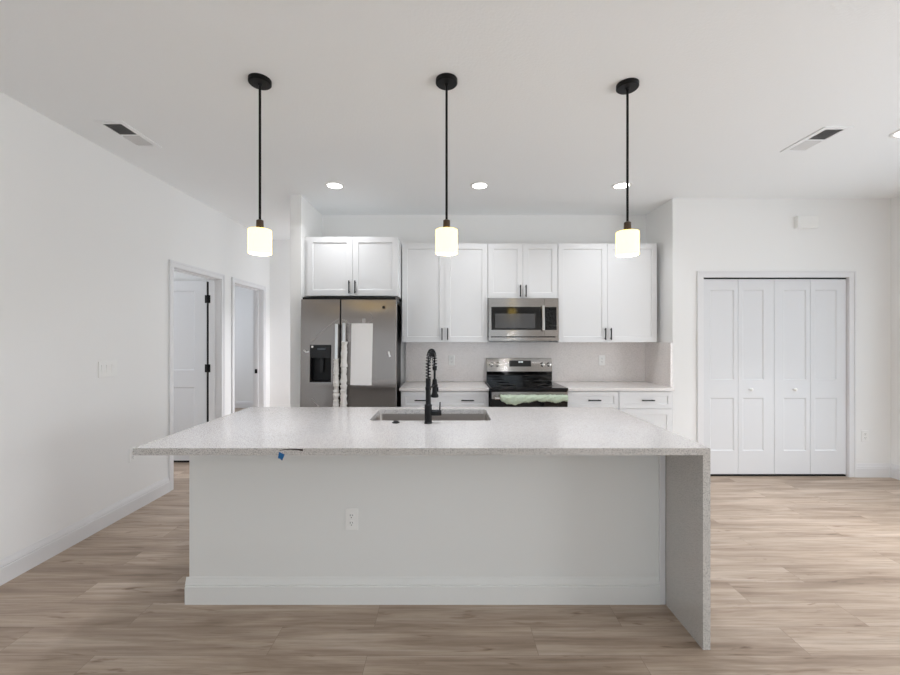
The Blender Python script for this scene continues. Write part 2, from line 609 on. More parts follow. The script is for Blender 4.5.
# ------------------------------------------------------------------ inner doors
def panel_door(m, x0, x1, z0, z1, yf, t, panels, rec=0.009, lip=0.012):
    """front face at yf (facing -Y), thickness t; panels: list of (x0,x1,z0,z1) recessed fields with sloped edges"""
    xs = sorted({x0, x1} | {p[0] for p in panels} | {p[1] for p in panels})
    zs = sorted({z0, z1} | {p[2] for p in panels} | {p[3] for p in panels})
    V, F = [], []
    def q(*pts):
        b = len(V)
        V.extend(pts)
        F.append(tuple(range(b, b + len(pts))))
    for i in range(len(xs) - 1):
        for j in range(len(zs) - 1):
            a, b, c, d = xs[i], xs[i + 1], zs[j], zs[j + 1]
            hit = any(p[0] <= (a + b) / 2 <= p[1] and p[2] <= (c + d) / 2 <= p[3] for p in panels)
            if not hit:
                q((a, yf, c), (b, yf, c), (b, yf, d), (a, yf, d))
    for a, b, c, d in panels:
        y2 = yf + rec
        A, B, C, D = (a, yf, c), (b, yf, c), (b, yf, d), (a, yf, d)
        a2, b2, c2, d2 = a + lip, b - lip, c + lip, d - lip
        E, G, H, I = (a2, y2, c2), (b2, y2, c2), (b2, y2, d2), (a2, y2, d2)
        q(A, B, G, E); q(B, C, H, G); q(C, D, I, H); q(D, A, E, I); q(E, G, H, I)
    yb = yf + t
    q((x0, yb, z0), (x0, yb, z1), (x1, yb, z1), (x1, yb, z0))
    q((x0, yf, z0), (x0, yb, z0), (x1, yb, z0), (x1, yf, z0))
    q((x0, yf, z1), (x1, yf, z1), (x1, yb, z1), (x0, yb, z1))
    q((x0, yf, z0), (x0, yf, z1), (x0, yb, z1), (x0, yb, z0))
    q((x1, yf, z0), (x1, yb, z0), (x1, yb, z1), (x1, yf, z1))
    m.add(V, F)
    return m


# door_1: open leaf hinged on the far jamb of the first doorway, standing square to the wall inside the room
d1 = thing('door_1', (WL - WT - 0.012, D1[1], 0), 'open white two-panel door with black hinges in the nearer left doorway', 'door')
struct(d1)
lw = 0.775
pm = panel_door(MB(), -lw, -0.014, 0.026, 2.068, 0.0, 0.035,
                [(-lw + 0.13, -0.15, 1.05, 1.955), (-lw + 0.13, -0.15, 0.25, 0.86)])
pm.build('door_leaf', M['door'], d1)
for z in (0.28, 1.075, 1.862):
    h = MB()
    h.tube([(0, -0.006, z - 0.045), (0, -0.006, z + 0.045)], 0.008, 10)
    h.box(-0.030, 0.0, -0.004, -0.0005, z - 0.045, z + 0.045)
    h.box(0.0, 0.030, -0.004, 0.0, z - 0.045, z + 0.045)
    h.build('hinge', M['black'], d1)
# black weather strip between leaf and jamb
box('leaf_bottom_strip', M['gap'], -lw, -0.014, 0.004, 0.031, 0.003, 0.0255, d1)  # dark strip along the bottom of the leaf
box('door_seal', M['gap'], -0.012, -0.001, 0.006, 0.03, 0.012, 2.06, d1)

# ------------------------------------------------------------------ closet with four bifold leaves
d3 = thing('door_3', (CX[0], YC + 0.018, 0), 'white four-leaf bifold closet doors with two small round knobs', 'closet door')
struct(d3)
W = CX[1] - CX[0]
gaps = 0.004
lwid = (W - 5 * gaps) / 4
for i in range(4):
    x0 = gaps + i * (lwid + gaps)
    x1 = x0 + lwid
    wide_left = i in (0, 2)
    a = x0 + (0.080 if wide_left else 0.045)
    b = x1 - (0.040 if wide_left else 0.095)
    if i == 1: b = x1 - 0.105
    if i == 2: a = x0 + 0.095
    panel_door(MB(), x0, x1, 0.024, 2.022, 0, 0.034, [(a, b, 0.99, 1.915), (a, b, 0.262, 0.805)], 0.008, 0.010).build('door_leaf', M['door'], d3)
for kx in (3.104, 3.553):
    MB().lathe([(0.008, 0.0), (0.008, -0.012), (0.016, -0.018), (0.017, -0.026), (0.012, -0.033), (0.002, -0.035)],
               (kx - CX[0], 0, 0.893), 20, 'Y').build('knob', M['plastic'], d3, 0, True)
box('gap_shade_strip', M['gap'], 0.0, W, 0.006, 0.034, 0.0005, 0.012, d3)  # dark strip standing in for the shade under the closet doors
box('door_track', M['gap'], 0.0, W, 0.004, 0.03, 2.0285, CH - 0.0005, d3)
m = MB()
w = 0.065
m.box(CX[0] - w, CX[0], YC - 0.012, YC, 0, CH); m.box(CX[1], CX[1] + w, YC - 0.012, YC, 0, CH); m.box(CX[0] - w, CX[1] + w, YC - 0.012, YC, CH, CH + w)
m.box(CX[0] - w, CX[0] - w + 0.018, YC - 0.018, YC - 0.012, 0, CH + w); m.box(CX[1] + w - 0.018, CX[1] + w, YC - 0.018, YC - 0.012, 0, CH + w)
m.box(CX[0] - w + 0.018, CX[1] + w - 0.018, YC - 0.018, YC - 0.012, CH + w - 0.018, CH + w)
struct(m.build('trim_5', M['trim'], None, 0.0025))
m = MB()
m.box(CX[0] - LN, CX[0], YC, YC + 0.115, 0, CH); m.box(CX[1], CX[1] + LN, YC, YC + 0.115, 0, CH); m.box(CX[0] - LN, CX[1] + LN, YC, YC + 0.115, CH, CH + LN)
struct(m.build('trim_6', M['trim']))


# ------------------------------------------------------------------ cabinet builders
def bar_pull(parent, x, y, z, length, vertical):
    """square black bar pull standing off a front at y"""
    m = MB()
    h, t = length / 2, 0.0055
    if vertical:
        m.box(x - t, x + t, y - 0.032, y - 0.021, z - h, z + h)
        for q in (-h + 0.018, h - 0.018): m.box(x - t * .8, x + t * .8, y - 0.021, y, z + q - .005, z + q + .005)
    else:
        m.box(x - h, x + h, y - 0.032, y - 0.021, z - t, z + t)
        for q in (-h + 0.018, h - 0.018): m.box(x + q - .005, x + q + .005, y - 0.021, y, z - t * .8, z + t * .8)
    return m.build('handle', M['black'], parent, 0.0015)


def shaker(name, parent, x0, x1, z0, z1, yf, rail=0.057, t=0.020):
    m = panel_door(MB(), x0, x1, z0, z1, yf, t, [(x0 + rail, x1 - rail, z0 + rail, z1 - rail)], 0.009, 0.003)
    return m.build(name, M['cabinet'], parent)


def wall_cabinet(x0, x1, yface, z0, z1, hz, label, hsep=0.030, hl=0.128):
    """two-door wall cabinet; yface is the front of the doors"""
    cx = (x0 + x1) / 2
    r = thing('wall_cabinet', (cx, YB, z0), label, 'cabinet', 'white wall cabinets above the counter')
    f = yface - YB
    w = (x1 - x0) / 2
    h = z1 - z0
    box('cabinet_body', M['cabinet'], -w, w, f + 0.021, -0.001, 0, h, r, 0.001)
    for s in (-1, 1):
        d = shaker('door', r, -w + 0.002 if s < 0 else 0.0015, -0.0015 if s < 0 else w - 0.002, 0.003, h - 0.003, f)
        bar_pull(d, s * hsep, f, hz - z0, hl, True)
    return r


ZT = 2.44
YU = 4.275
wall_cabinet(-1.412, -0.497, 4.017, 1.842, ZT, 1.93, 'deep white two-door shaker cabinet above the stainless refrigerator')
wall_cabinet(-0.487, 0.430, YU, 1.373, 2.432, 1.462, 'tall white shaker wall cabinet between refrigerator and microwave')
wall_cabinet(0.433, 1.178, YU, 1.843, 2.432, 1.92, 'short white shaker wall cabinet directly above the microwave')
wall_cabinet(1.182, 2.240, YU, 1.373, 2.432, 1.462, 'widest tall white shaker wall cabinet right of the microwave')
tag(box('filler_panel', M['cabinet'], -1.4495, -1.413, 4.045, 4.60, 1.842, ZT), 'narrow white filler strip left of the cabinet over the refrigerator', 'filler panel')

YF = 4.03       # front of base doors
ZC = 0.92       # counter top


def base_cabinet(x0, x1, label, pulls, doors, hinge=None):
    cx = (x0 + x1) / 2
    w = (x1 - x0) / 2
    r = thing('base_cabinet', (cx, YB, 0), label, 'cabinet', 'white base cabinets along the back wall')
    f = YF - YB
    m = MB()
    m.box(-w, w, f + 0.021, -0.001, 0.10, ZC - 0.031)
    m.box(-w, w, f + 0.09, -0.001, 0, 0.10)
    m.build('cabinet_body', M['cabinet'], r)
    dz0, dz1 = 0.708, ZC - 0.040
    d = shaker('drawer', r, -w + 0.003, w - 0.003, dz0, dz1, f, 0.045)
    for p in pulls:
        bar_pull(d, p - cx, f, (dz0 + dz1) / 2, 0.128, False)
    if doors == 2:
        for s in (-1, 1):
            q = shaker('door', r, -w + 0.003 if s < 0 else 0.0015, -0.0015 if s < 0 else w - 0.003, 0.105, dz0 - 0.004, f)
            bar_pull(q, s * 0.03, f, 0.60, 0.128, True)
    else:
        q = shaker('door', r, -w + 0.003, w - 0.003, 0.105, dz0 - 0.004, f)
        bar_pull(q, (-w + 0.033) * hinge, f, 0.605, 0.128, True)
    return r


base_cabinet(-0.470, 0.416, 'white base cabinet left of the range with one wide drawer', (-0.266, 0.202), 2)
base_cabinet(1.188, 1.727, 'white base cabinet just right of the range', (1.475,), 1, -1)
base_cabinet(1.729, 2.270, 'white base cabinet in the corner against the right return wall', (2.012,), 1, 1)
tag(box('filler_panel', M['cabinet'], 2.2715, 2.2995, 4.090, 4.110, 0.0, ZC - 0.031), 'thin white filler strip between corner base cabinet and return wall', 'filler panel')
tag(box('countertop', M['quartz_lit'], -0.482, 0.4165, 4.0, YB - 0.0005, ZC - 0.03, ZC, None, 0.002), 'short speckled white worktop left of the range', 'countertop', 'back wall worktops')
tag(MB().prism([(1.1875, 4.0), (2.272, 4.0), (2.272, YC), (XR - 0.0005, YC), (XR - 0.0005, YB - 0.0005), (1.1875, YB - 0.0005)], ZC - 0.03, ZC, 'Z').build('countertop', M['quartz_lit'], None, 0.002), 'longer speckled white worktop right of the range', 'countertop', 'back wall worktops')
tag(box('backsplash', M['backsplash'], -0.485, XR - 0.0005, YB - 0.021, YB - 0.0005, ZC + 0.0005, 1.372), 'speckled grey stone backsplash along the back wall behind the range', 'backsplash')
tag(box('backsplash', M['backsplash'], XR - 0.021, XR - 0.0005, YC, YB - 0.022, ZC + 0.0005, 1.372), 'speckled stone side splash on the return wall at the right', 'backsplash')

# ------------------------------------------------------------------ refrigerator
FX0, FX1, FY = -1.400, -0.490, 3.810
fr = thing('refrigerator', (0, FY, 0), 'stainless side-by-side refrigerator with plastic-wrapped handles and water dispenser', 'refrigerator')
box('cabinet_body', M['black_plastic'], FX0 + 0.006, FX1 - 0.042, 0.085, 0.74, 0.02, 1.775, fr, 0.004)
m = MB()
m.box(FX0 + 0.01, FX1 - 0.006, 0.025, 0.30, 1.776, 1.812)
m.build('hinge_cover', M['black_plastic'], fr, 0.004)
SPL = (340 - 447.5) / 105.0
ld = thing('left_door', (0, 0, 0), None, None); ld.name = 'freezer_door'; ld.parent = fr
m = MB()
DX0, DX1, DZ0, DZ1 = -1.310, -1.108, 1.000, 1.355       # dispenser opening
x0, x1 = FX0, SPL - 0.006
m.box(x0, DX0, 0, 0.07, 0.05, 1.790); m.box(DX1, x1, 0, 0.07, 0.05, 1.790)
m.box(DX0, DX1, 0, 0.07, 0.05, DZ0); m.box(DX0, DX1, 0, 0.07, DZ1, 1.790)
bm_ = bmesh.new()
m.build('door_skin', M['steel'], ld)
bm_.free()
m = MB()
m.box(DX0, DX1, 0.060, 0.069, DZ0, DZ1)
m.box(DX0, DX0 + 0.008, -0.003, 0.060, DZ0, DZ1); m.box(DX1 - 0.008, DX1, -0.003, 0.060, DZ0, DZ1)
m.box(DX0 + 0.008, DX1 - 0.008, -0.003, 0.060, DZ0, DZ0 + 0.012)
ds = m.build('dispenser', M['black_plastic'], ld)
box('control_panel', M['dark_panel'], DX0 + 0.008, DX1 - 0.008, -0.003, 0.055, DZ1 - 0.125, DZ1, ld, 0.002)
box('display', M['glass_black'], DX0 + 0.07, DX1 - 0.055, -0.004, -0.003, DZ1 - 0.05, DZ1 - 0.03, ld)
MB().lathe([(0.011, 0), (0.011, -0.002)], (DX0 + 0.022, -0.003, DZ1 - 0.018), 16, 'Y').build('sticker_dot', M['paper'], ld)
m = MB()
m.box(DX0 + 0.085, DX1 - 0.085, 0.030, 0.040, DZ0 + 0.09, DZ1 - 0.125)
m.tube([(DX0 + 0.10, 0.03, DZ1 - 0.10), (DX0 + 0.10, 0.03, DZ1 - 0.145)], 0.012, 12)
m.build('paddle', M['dark_panel'], ld)
rd = box('refrigerator_door', M['steel'], SPL + 0.006, FX1, 0, 0.07, 0.05, 1.790, fr, 0.006)
gasket = box('gasket', M['gap'], SPL - 0.0055, SPL + 0.0055, 0.02, 0.072, 0.05, 1.786, fr)
rj = random.Random(3)
for par, hx, ztop, wrap_top, wx in ((ld, (336.3 - 447.5) / 106.5, 1.555, 1.225, 0.021), (rd, (343.8 - 447.5) / 106.5, 1.565, 1.385, 0.024)):
    hd = MB()
    hd.box(hx - 0.016, hx + 0.016, -0.062, -0.042, 0.45, ztop)
    hd.box(hx - 0.014, hx + 0.014, -0.042, 0.0, ztop - 0.04, ztop - 0.005)
    hd.box(hx - 0.014, hx + 0.014, -0.042, 0.0, 0.455, 0.49)
    h = hd.build('handle', M['steel_plain'], par, 0.005)
    n = 60
    pts, rs = [], []
    for i in range(n + 1):
        z = wrap_top - (wrap_top - 0.47) * i / n
        low = min(1, max(0, (wrap_top - z) / 0.25))
        pts.append((hx + rj.uniform(-.002, .002) + (0.004 * (1 - low) if par is rd else 0), -0.052 + rj.uniform(-.002, .002), z))
        rs.append(wx * (1 + 0.18 * low + rj.uniform(-.20, .20) * (0.3 + low)))
    rs[0] = wx * 1.25
    MB().tube(pts, rs, 14, True, 0.14, rj).build('plastic_wrap', M['white_wrap'], h, 0, True)
# instruction sheet and tapes on the right door, badge
pp = MB()
px = lambda x: (x - 447.5) / 105.2
pz = lambda y: EYE - (y - 337.5) / 105.2
pp.prism([(px(351.2), pz(323.3)), (px(372.6), pz(323.3)), (px(371.6), pz(385.3)), (px(350.3), pz(385.0))], -0.003, -0.0002, 'Y')
pp.build('instruction_sheet', M['paper'], rd)
bd = MB().lathe([(0.017, -0.0002), (0.017, -0.004), (0.014, -0.005)], (px(383.4), 0, pz(307.2)), 28, 'Y').build('badge', M['badge_ring'], rd, 0, True)
MB().lathe([(0.0125, -0.005), (0.0125, -0.0062)], (px(383.4), 0, pz(307.2)), 28, 'Y').build('badge_face', M['black_plastic'], bd)


def strip(parent, pts, wd, mat, y=-0.0008, name='tape_strip'):
    V, F = [], []
    n = len(pts)
    for i, (x, z) in enumerate(pts):
        a = pts[max(0, i - 1)]; b = pts[min(n - 1, i + 1)]
        t = Vector((b[0] - a[0], 0, b[1] - a[1])).normalized()
        nn = Vector((-t.z, 0, t.x)) * (wd / 2)
        for yy in (y, y - 0.0008):
            V.append((x + nn.x, yy, z + nn.z)); V.append((x - nn.x, yy, z - nn.z))
    for i in range(n - 1):
        b = i * 4; c = b + 4
        F += [(b, b + 1, c + 1, c), (b + 2, c + 2, c + 3, b + 3), (b, c, c + 2, b + 2), (b + 1, b + 3, c + 3, c + 1)]
    F += [(0, 2, 3, 1), (n * 4 - 4, n * 4 - 3, n * 4 - 1, n * 4 - 2)]
    return MB().add(V, F).build(name, mat, parent)


P = lambda L: [(px(x), pz(y)) for x, y in L]
strip(rd, P([(363.2, 318.5), (363.8, 325.5)]), 0.030, M['tape'])
strip(rd, P([(367, 323.2), (370, 321), (372.5, 318), (371.5, 315), (369, 313.5)]), 0.004, M['tape'])
strip(rd, P([(342, 319), (345, 320.5), (348, 323), (350, 324)]), 0.010, M['tape'])
strip(ld, P([(311, 342), (320, 333), (330, 324.5), (338.5, 318.5)]), 0.006, M['tape'])
strip(ld, P([(303.5, 350), (306, 352.5), (308.5, 351.5)]), 0.012, M['paper'])
strip(rd, P([(388.4, 351.5), (389.8, 357)]), 0.016, M['paper'])
strip(ld, P([(312, 398), (315, 402), (319, 406)]), 0.010, M['tape'])

def lean_back(o, k, z0=0.0):
    """tips a front (and what is fixed to it) back by k metres per metre of height"""
    if o.type == 'MESH' and not o.data.get('leaned'):
        for v in o.data.vertices: v.co.y += k * (v.co.z - z0)
        o.data['leaned'] = 1
    for c in o.children: lean_back(c, k, z0)


for o in (ld, rd): lean_back(o, 0.030, 1.2)

# ------------------------------------------------------------------ microwave over the range
mw = thing('microwave', (0, 4.225, 1.392), 'stainless over-the-range microwave below the short wall cabinet', 'microwave')
MX0, MX1 = 0.434, 1.177
mx = lambda x: (x - 447.5) * 4.225 / 400
mz = lambda y: EYE - (y - 337.5) * 4.225 / 400 - 1.392
box('case', M['black_plastic'], MX0 + 0.002, MX1 - 0.002, 0.05, 0.404, 0.03, 0.450, mw)
m = MB()
yb = 0.045
# one stainless front with two openings
xw0, xw1, zw0, zw1 = mx(491.4), mx(541.2), mz(329.9), mz(306.7)
m.box(MX0, xw0, 0, yb, mz(336.2), 0.450); m.box(xw0, xw1, 0, yb, zw1, 0.450); m.box(xw0, xw1, 0, yb, mz(336.2), zw0)
m.box(xw1, mx(544.6), 0, yb, mz(336.2), 0.450)
m.build('door_frame', M['steel_h'], mw)
box('door_glass', M['glass_black'], xw0, xw1, 0.002, 0.03, zw0, zw1, mw)
box('door_window', M['oven_window'], mx(495.4), mx(535.4), 0.0008, 0.002, mz(328.2), mz(313.6), mw)
m = MB()
m.box(mx(544.8), MX1, 0, yb, mz(306.9), 0.450); m.box(mx(556.8), MX1, 0, yb, mz(330), mz(306.9)); m.box(mx(544.8), MX1, 0, yb, mz(336.2), mz(330))
m.build('panel_surround', M['steel_h'], mw)
box('control_panel', M['film_panel'], mx(544.8), mx(556.8), -0.001, 0.03, mz(330), mz(306.9), mw)
m = MB()
hx = mx(543.0)
m.box(hx - 0.015, hx + 0.013, -0.040, -0.024, mz(330.6), mz(305.5))
m.box(hx - 0.010, hx + 0.008, -0.024, 0, mz(309), mz(306.5)); m.box(hx - 0.010, hx + 0.008, -0.024, 0, mz(329.8), mz(327.3))
m.build('handle', M['steel_plain'], mw, 0.004)
for o in [c for c in mw.children if c.name.split('.')[0] != 'case']: lean_back(o, 0.036)
m = MB()
m.box(MX0, MX1, 0.002, 0.40, 0.0, mz(337.4))
m.box(MX0 + 0.0, MX1, 0.010, 0.012, mz(337.4), mz(336.2))
m.build('vent_base', M['steel_h'], mw)
m = MB()
for k in range(22):
    x = MX0 + 0.03 + k * (MX1 - MX0 - 0.06) / 22
    m.box(x, x + 0.024, -0.001, 0.010, mz(337.5) + 0.001, mz(336.4))
m.build('vent_grille', M['black_plastic'], mw)

# ------------------------------------------------------------------ range
RX0, RX1, RY = 0.427, 1.183, 3.920
rg = thing('range', (0, RY, 0), 'stainless electric range with black ceramic top and green-filmed oven handle', 'range')
box('body', M['black_plastic'], RX0, RX1, 0.035, 0.686, 0.02, 0.905, rg)
box('cooktop', M['cooktop'], RX0 - 0.001, RX1 + 0.001, 0.0, 0.655, 0.9005, 0.930, rg, 0.004)
cxr = (RX0 + RX1) / 2
for bx, by, br_ in ((-0.2, 0.19, 0.10), (0.2, 0.19, 0.085), (-0.2, 0.48, 0.075), (0.2, 0.48, 0.09)):
    m = MB()
    for rr in (br_, br_ * .62):
        m.lathe([(rr, 0), (rr, 0.0004)], (cxr + bx, by, 0.930), 40)
    m.build('burner_ring', M['dark_panel'], rg)
# backguard: stainless fascia leaning back on a black riser
lean = math.tan(math.radians(10.5))
z0b, z1b = 1.035, 1.190
m = MB()
m.prism([(0.648, z0b), (0.648 + lean * (z1b - z0b), z1b), (0.686, z1b), (0.686, z0b)], RX0 + 0.018, RX1 + 0.014, 'X')
m.build('backguard', M['steel_h'], rg, 0.003)
m = MB()
m.prism([(0.656, 0.9305), (0.656, 1.0), (0.650, z0b - 0.001), (0.686, z0b - 0.001), (0.686, 0.9305)], RX0 + 0.020, RX1 + 0.012, 'X')
m.build('riser', M['glass_black'], rg)
yg = lambda z: 0.648 + lean * (z - z0b)
gx = lambda x: (x - 447.5) * 4.585 / 400


def on_fascia(name, mat, x0, x1, z0, z1, t, parent):
    m = MB()
    m.prism([(yg(z0) - t, z0), (yg(z1) - t, z1), (yg(z1) + 0.001, z1), (yg(z0) + 0.001, z0)], x0, x1, 'X')
    return m.build(name, mat, parent)


dp = on_fascia('display', M['glass_black'], gx(509.2), gx(531), 1.093, 1.161, 0.003, rg)
for k, xx in enumerate((518.6, 519.7, 521.0, 522.1)):
    on_fascia('digit', M['digits'], gx(xx), gx(xx + 0.7), 1.137, 1.152, 0.0036, dp)
for xx in (491.3, 497.6, 542.4, 549.0):
    kz = 1.115
    kb = MB().lathe([(0.026, 0.0), (0.026, -0.006), (0.020, -0.010), (0.018, -0.032), (0.015, -0.034)], (0, 0, 0), 24, 'Y').build('knob', M['chrome'], rg, 0, True)
    kb.location = (gx(xx), yg(kz), kz)
    kb.rotation_euler = (math.radians(-10.5), 0, 0)
    box('grip', M['steel_plain'], -0.004, 0.004, -0.042, -0.032, -0.018, 0.018, kb, 0.002)
# front: stainless top strip, black glass oven door, handle with film
od = box('oven_door', M['glass_black'], RX0 + 0.003, RX1 - 0.003, 0.004, 0.034, 0.26, 0.897, rg, 0.003)
box('door_trim', M['steel_h'], RX0 + 0.006, RX1 - 0.006, 0.0, 0.006, 0.822, 0.890, od)
box('storage_drawer', M['steel_h'], RX0 + 0.003, RX1 - 0.003, 0.004, 0.034, 0.06, 0.252, rg, 0.003)
m = MB()
m.tube([(RX0 + 0.03, -0.05, 0.835), (RX1 - 0.03, -0.05, 0.835)], 0.013, 16)
for xx in (RX0 + 0.06, RX1 - 0.06): m.tube([(xx, -0.05, 0.835), (xx, 0.004, 0.835)], 0.009, 12)
oh = m.build('handle', M['steel_plain'], od, 0, True)
# crumpled film sleeve around the handle, hanging in an uneven hem
rj = random.Random(11)
V, F = [], []
n, seg = 72, 18
gx0, gx1 = RX0 + 0.085, RX1 - 0.022
prev = 0.02
for i in range(n + 1):
    t = i / n
    x = gx0 + (gx1 - gx0) * t
    drop = 0.060 - 0.030 * t + 0.010 * math.sin(t * 9) + 0.006 * math.sin(t * 31 + 1)
    if t < 0.10: drop *= 0.35 + 6.5 * t
    for k in range(seg):
        a = 2 * PI * k / seg
        rr = 0.027 * (1 + 0.16 * rj.uniform(-1, 1) + 0.14 * math.sin(5 * a + t * 40))
        y = -0.05 + rr * math.cos(a) * 0.95
        z = 0.842 + rr * math.sin(a)
        if math.sin(a) < 0: z = 0.842 + math.sin(a) * (drop + 0.006 * rj.uniform(-1, 1))
        V.append((x + 0.004 * rj.uniform(-1, 1), min(y, -0.018), z))
for i in range(n):
    for k in range(seg):
        F.append((i * seg + k, i * seg + (k + 1) % seg, (i + 1) * seg + (k + 1) % seg, (i + 1) * seg + k))
F.append(tuple(range(seg))); F.append(tuple(n * seg + k for k in range(seg)))
g = MB().add(V, F).build('protective_film', M['green_film'], oh, 0, True)
g['label'] = 'crumpled pale green protective film'

# ------------------------------------------------------------------ island
IX0, IX1, IY0, IY1 = -1.436, 1.199, 1.824, 2.905
PT = 0.032      # slab thickness
isl = thing('kitchen_island', (0, 2.5, 0), 'long white painted kitchen island with baseboard under the quartz slab', 'kitchen island')
BX0, BX1, BY0, BY1 = -1.386, 1.163, 2.148, 2.86
m = MB()
bt = ZC - PT - 0.0005
sx0, sx1, sy0, sy1 = -0.476, 0.268, 2.433, 2.813
wl = 0.06
m.box(BX0, BX1, BY0 - 2.5, BY0 + 0.12 - 2.5, 0, bt)
m.box(BX0, BX0 + 0.10, BY0 + 0.12 - 2.5, BY1 - 2.5, 0, bt); m.box(BX1 - 0.10, BX1, BY0 + 0.12 - 2.5, BY1 - 2.5, 0, bt)
m.box(BX0 + 0.10, BX1 - 0.10, BY1 - 0.02 - 2.5, BY1 - 2.5, 0.0, bt)
m.build('island_body', M['island_paint'], isl)
m = MB()
m.prism([(BY0 - 2.5 - u, z) for u, z in BP], BX0 - 0.015, BX1 - 0.03, 'X')
m.prism([(BX0 - u, z) for u, z in BP], BY0 - 2.5, BY1 - 2.5, 'Y')
m.build('baseboard', M['island_paint'], isl)
box('corner_trim', M['trim'], BX1 - 0.030, BX1, BY0 - 0.016 - 2.5, BY0 - 2.5, 0, bt, isl, 0.002)
# doors on the kitchen side
fcs = MB()
nd = 4
dw = (BX1 - BX0 - 0.02) / nd
for k in range(nd):
    a = BX0 + 0.01 + k * dw
    d = panel_door(MB(), -dw / 2 + 0.002, dw / 2 - 0.002, 0.11, bt - 0.02, 0, 0.02, [(-dw / 2 + 0.06, dw / 2 - 0.06, 0.17, bt - 0.08)], 0.009, 0.003).build('door', M['cabinet'], isl)
    d.rotation_euler = (0, 0, PI)
    d.location = (a + dw / 2, BY1 - 2.5 + 0.0205, 0)

# quartz slab with a sink cut-out and one waterfall end
m = MB()


def rounded(x0, x1, y0, y1, r, n=6):
    pts = []
    for cx_, cy_, a0 in ((x1 - r, y1 - r, 0), (x0 + r, y1 - r, 90), (x0 + r, y0 + r, 180), (x1 - r, y0 + r, 270)):
        for i in range(n + 1):
            a = math.radians(a0 + 90 * i / n)
            pts.append((cx_ + r * math.cos(a), cy_ + r * math.sin(a)))
    return pts


def slab_with_hole(outer, hole, z0, z1):
    """outer: 4 corners counter-clockwise from (+x,+y); hole: rounded() loop with equal quarter counts"""
    n = len(hole)
    q = n // 4
    V, F = [], []
    for z in (z0, z1):
        V += [(x, y, z) for x, y in outer] + [(x, y, z) for x, y in hole]
    o = 4 + n
    for base, flip in ((0, True), (o, False)):
        for s in range(4):
            run = [base + 4 + (s * q + i) % n for i in range(q)]
            nxt = base + 4 + ((s + 1) * q) % n
            f1 = [base + s] + list(reversed(run)) if False else None
            for i in range(q - 1):
                F.append((base + s, run[i], run[i + 1]))
            F.append((base + s, run[-1], nxt, base + (s + 1) % 4))
    for s in range(4):
        F.append((s, (s + 1) % 4, o + (s + 1) % 4, o + s))
    for i in range(n):
        j = (i + 1) % n
        F.append((4 + i, 4 + j, o + 4 + j, o + 4 + i))
    return V, F


V, F = slab_with_hole([(IX1, IY1), (IX0, IY1), (IX0, IY0), (IX1, IY0)], rounded(sx0, sx1, sy0, sy1, 0.025), ZC - PT, ZC)
m.add(V, F)
ct = m.build('island_countertop', M['quartz'], None)
tag(ct, 'large speckled white quartz island slab with sink cut-out and waterfall end', 'countertop')
box('waterfall_panel', M['quartz'], IX1 - 0.034, IX1, IY0, IY1, 0.0, ZC - PT - 0.0003, ct)
# chipped patch along the front edge
m = MB()
V, F = [], []
cp = [(279.5, 450.6), (284, 449.6), (290, 449.2), (297, 449.4), (303, 450.2)]
hw = [0.2, 0.4, 0.5, 0.7, 1.1]
for (x, y), h in zip(cp, hw):
    for yy in (IY0 - 0.0008, IY0 + 0.004):
        V.append(((x - 447.5) / 219.3, yy, min(EYE - (y - h - 337.5) / 219.3, ZC - 0.0006)))
        V.append(((x - 447.5) / 219.3, yy, EYE - (y + h - 337.5) / 219.3))
for i in range(len(cp) - 1):
    b = i * 4; c = b + 4
    F += [(b, b + 1, c + 1, c), (b + 2, c + 2, c + 3, b + 3), (b, c, c + 2, b + 2), (b + 1, b + 3, c + 3, c + 1)]
F += [(0, 2, 3, 1), (16, 17, 19, 18)]
ch = MB().add(V, F).build('edge_chip', M['bronze'], ct)
ch['label'] = 'dark chip on the front edge'
# blue tape scrap hanging on the front edge
V, F = [], []
tx = lambda x: (x - 447.5) / 219.5
tz = lambda y: EYE - (y - 337.5) / 219.5
ol = [(279.0, 452.0), (284.6, 454.6), (282.2, 460.6), (279.8, 458.6), (278.0, 458.2), (278.6, 455)]
m = MB()
m.prism([(tx(x), tz(y)) for x, y in ol], IY0 - 0.0030, IY0 - 0.0009, 'Y')
tag(m.build('painters_tape', M['blue_tape']), 'small scrap of blue tape on the island front edge', 'tape')

# sink
sk = thing('sink', (0, 0, 0), 'undermount stainless sink set into the island slab', 'sink')
sd = 0.21
tp = ZC - PT - 0.0006
L0 = rounded(sx0 - 0.012, sx1 + 0.012, sy0 - 0.012, sy1 + 0.012, 0.035)
L1 = rounded(sx0 - 0.002, sx1 + 0.002, sy0 - 0.002, sy1 + 0.002, 0.025)
L2 = rounded(sx0 + 0.012, sx1 - 0.012, sy0 + 0.012, sy1 - 0.012, 0.03)
L3 = rounded(sx0 + 0.03, sx1 - 0.03, sy0 + 0.03, sy1 - 0.03, 0.02)
n = len(L0)
V = [(x, y, tp) for x, y in L0] + [(x, y, tp) for x, y in L1] + [(x, y, tp - sd + .02) for x, y in L2] + [(x, y, tp - sd) for x, y in L3]
V += [(x, y, tp - sd - 0.003) for x, y in L3] + [(x, y, tp - sd + .018) for x, y in rounded(sx0 + .009, sx1 - .009, sy0 + .009, sy1 - .009, 0.03)] + [(x, y, tp - 0.003) for x, y in L0]
F = []
for a in range(6):
    for i in range(n):
        j = (i + 1) % n
        F.append((a * n + i, a * n + j, (a + 1) * n + j, (a + 1) * n + i))
for i in range(n):
    j = (i + 1) % n
    F.append((6 * n + i, 6 * n + j, j, i))
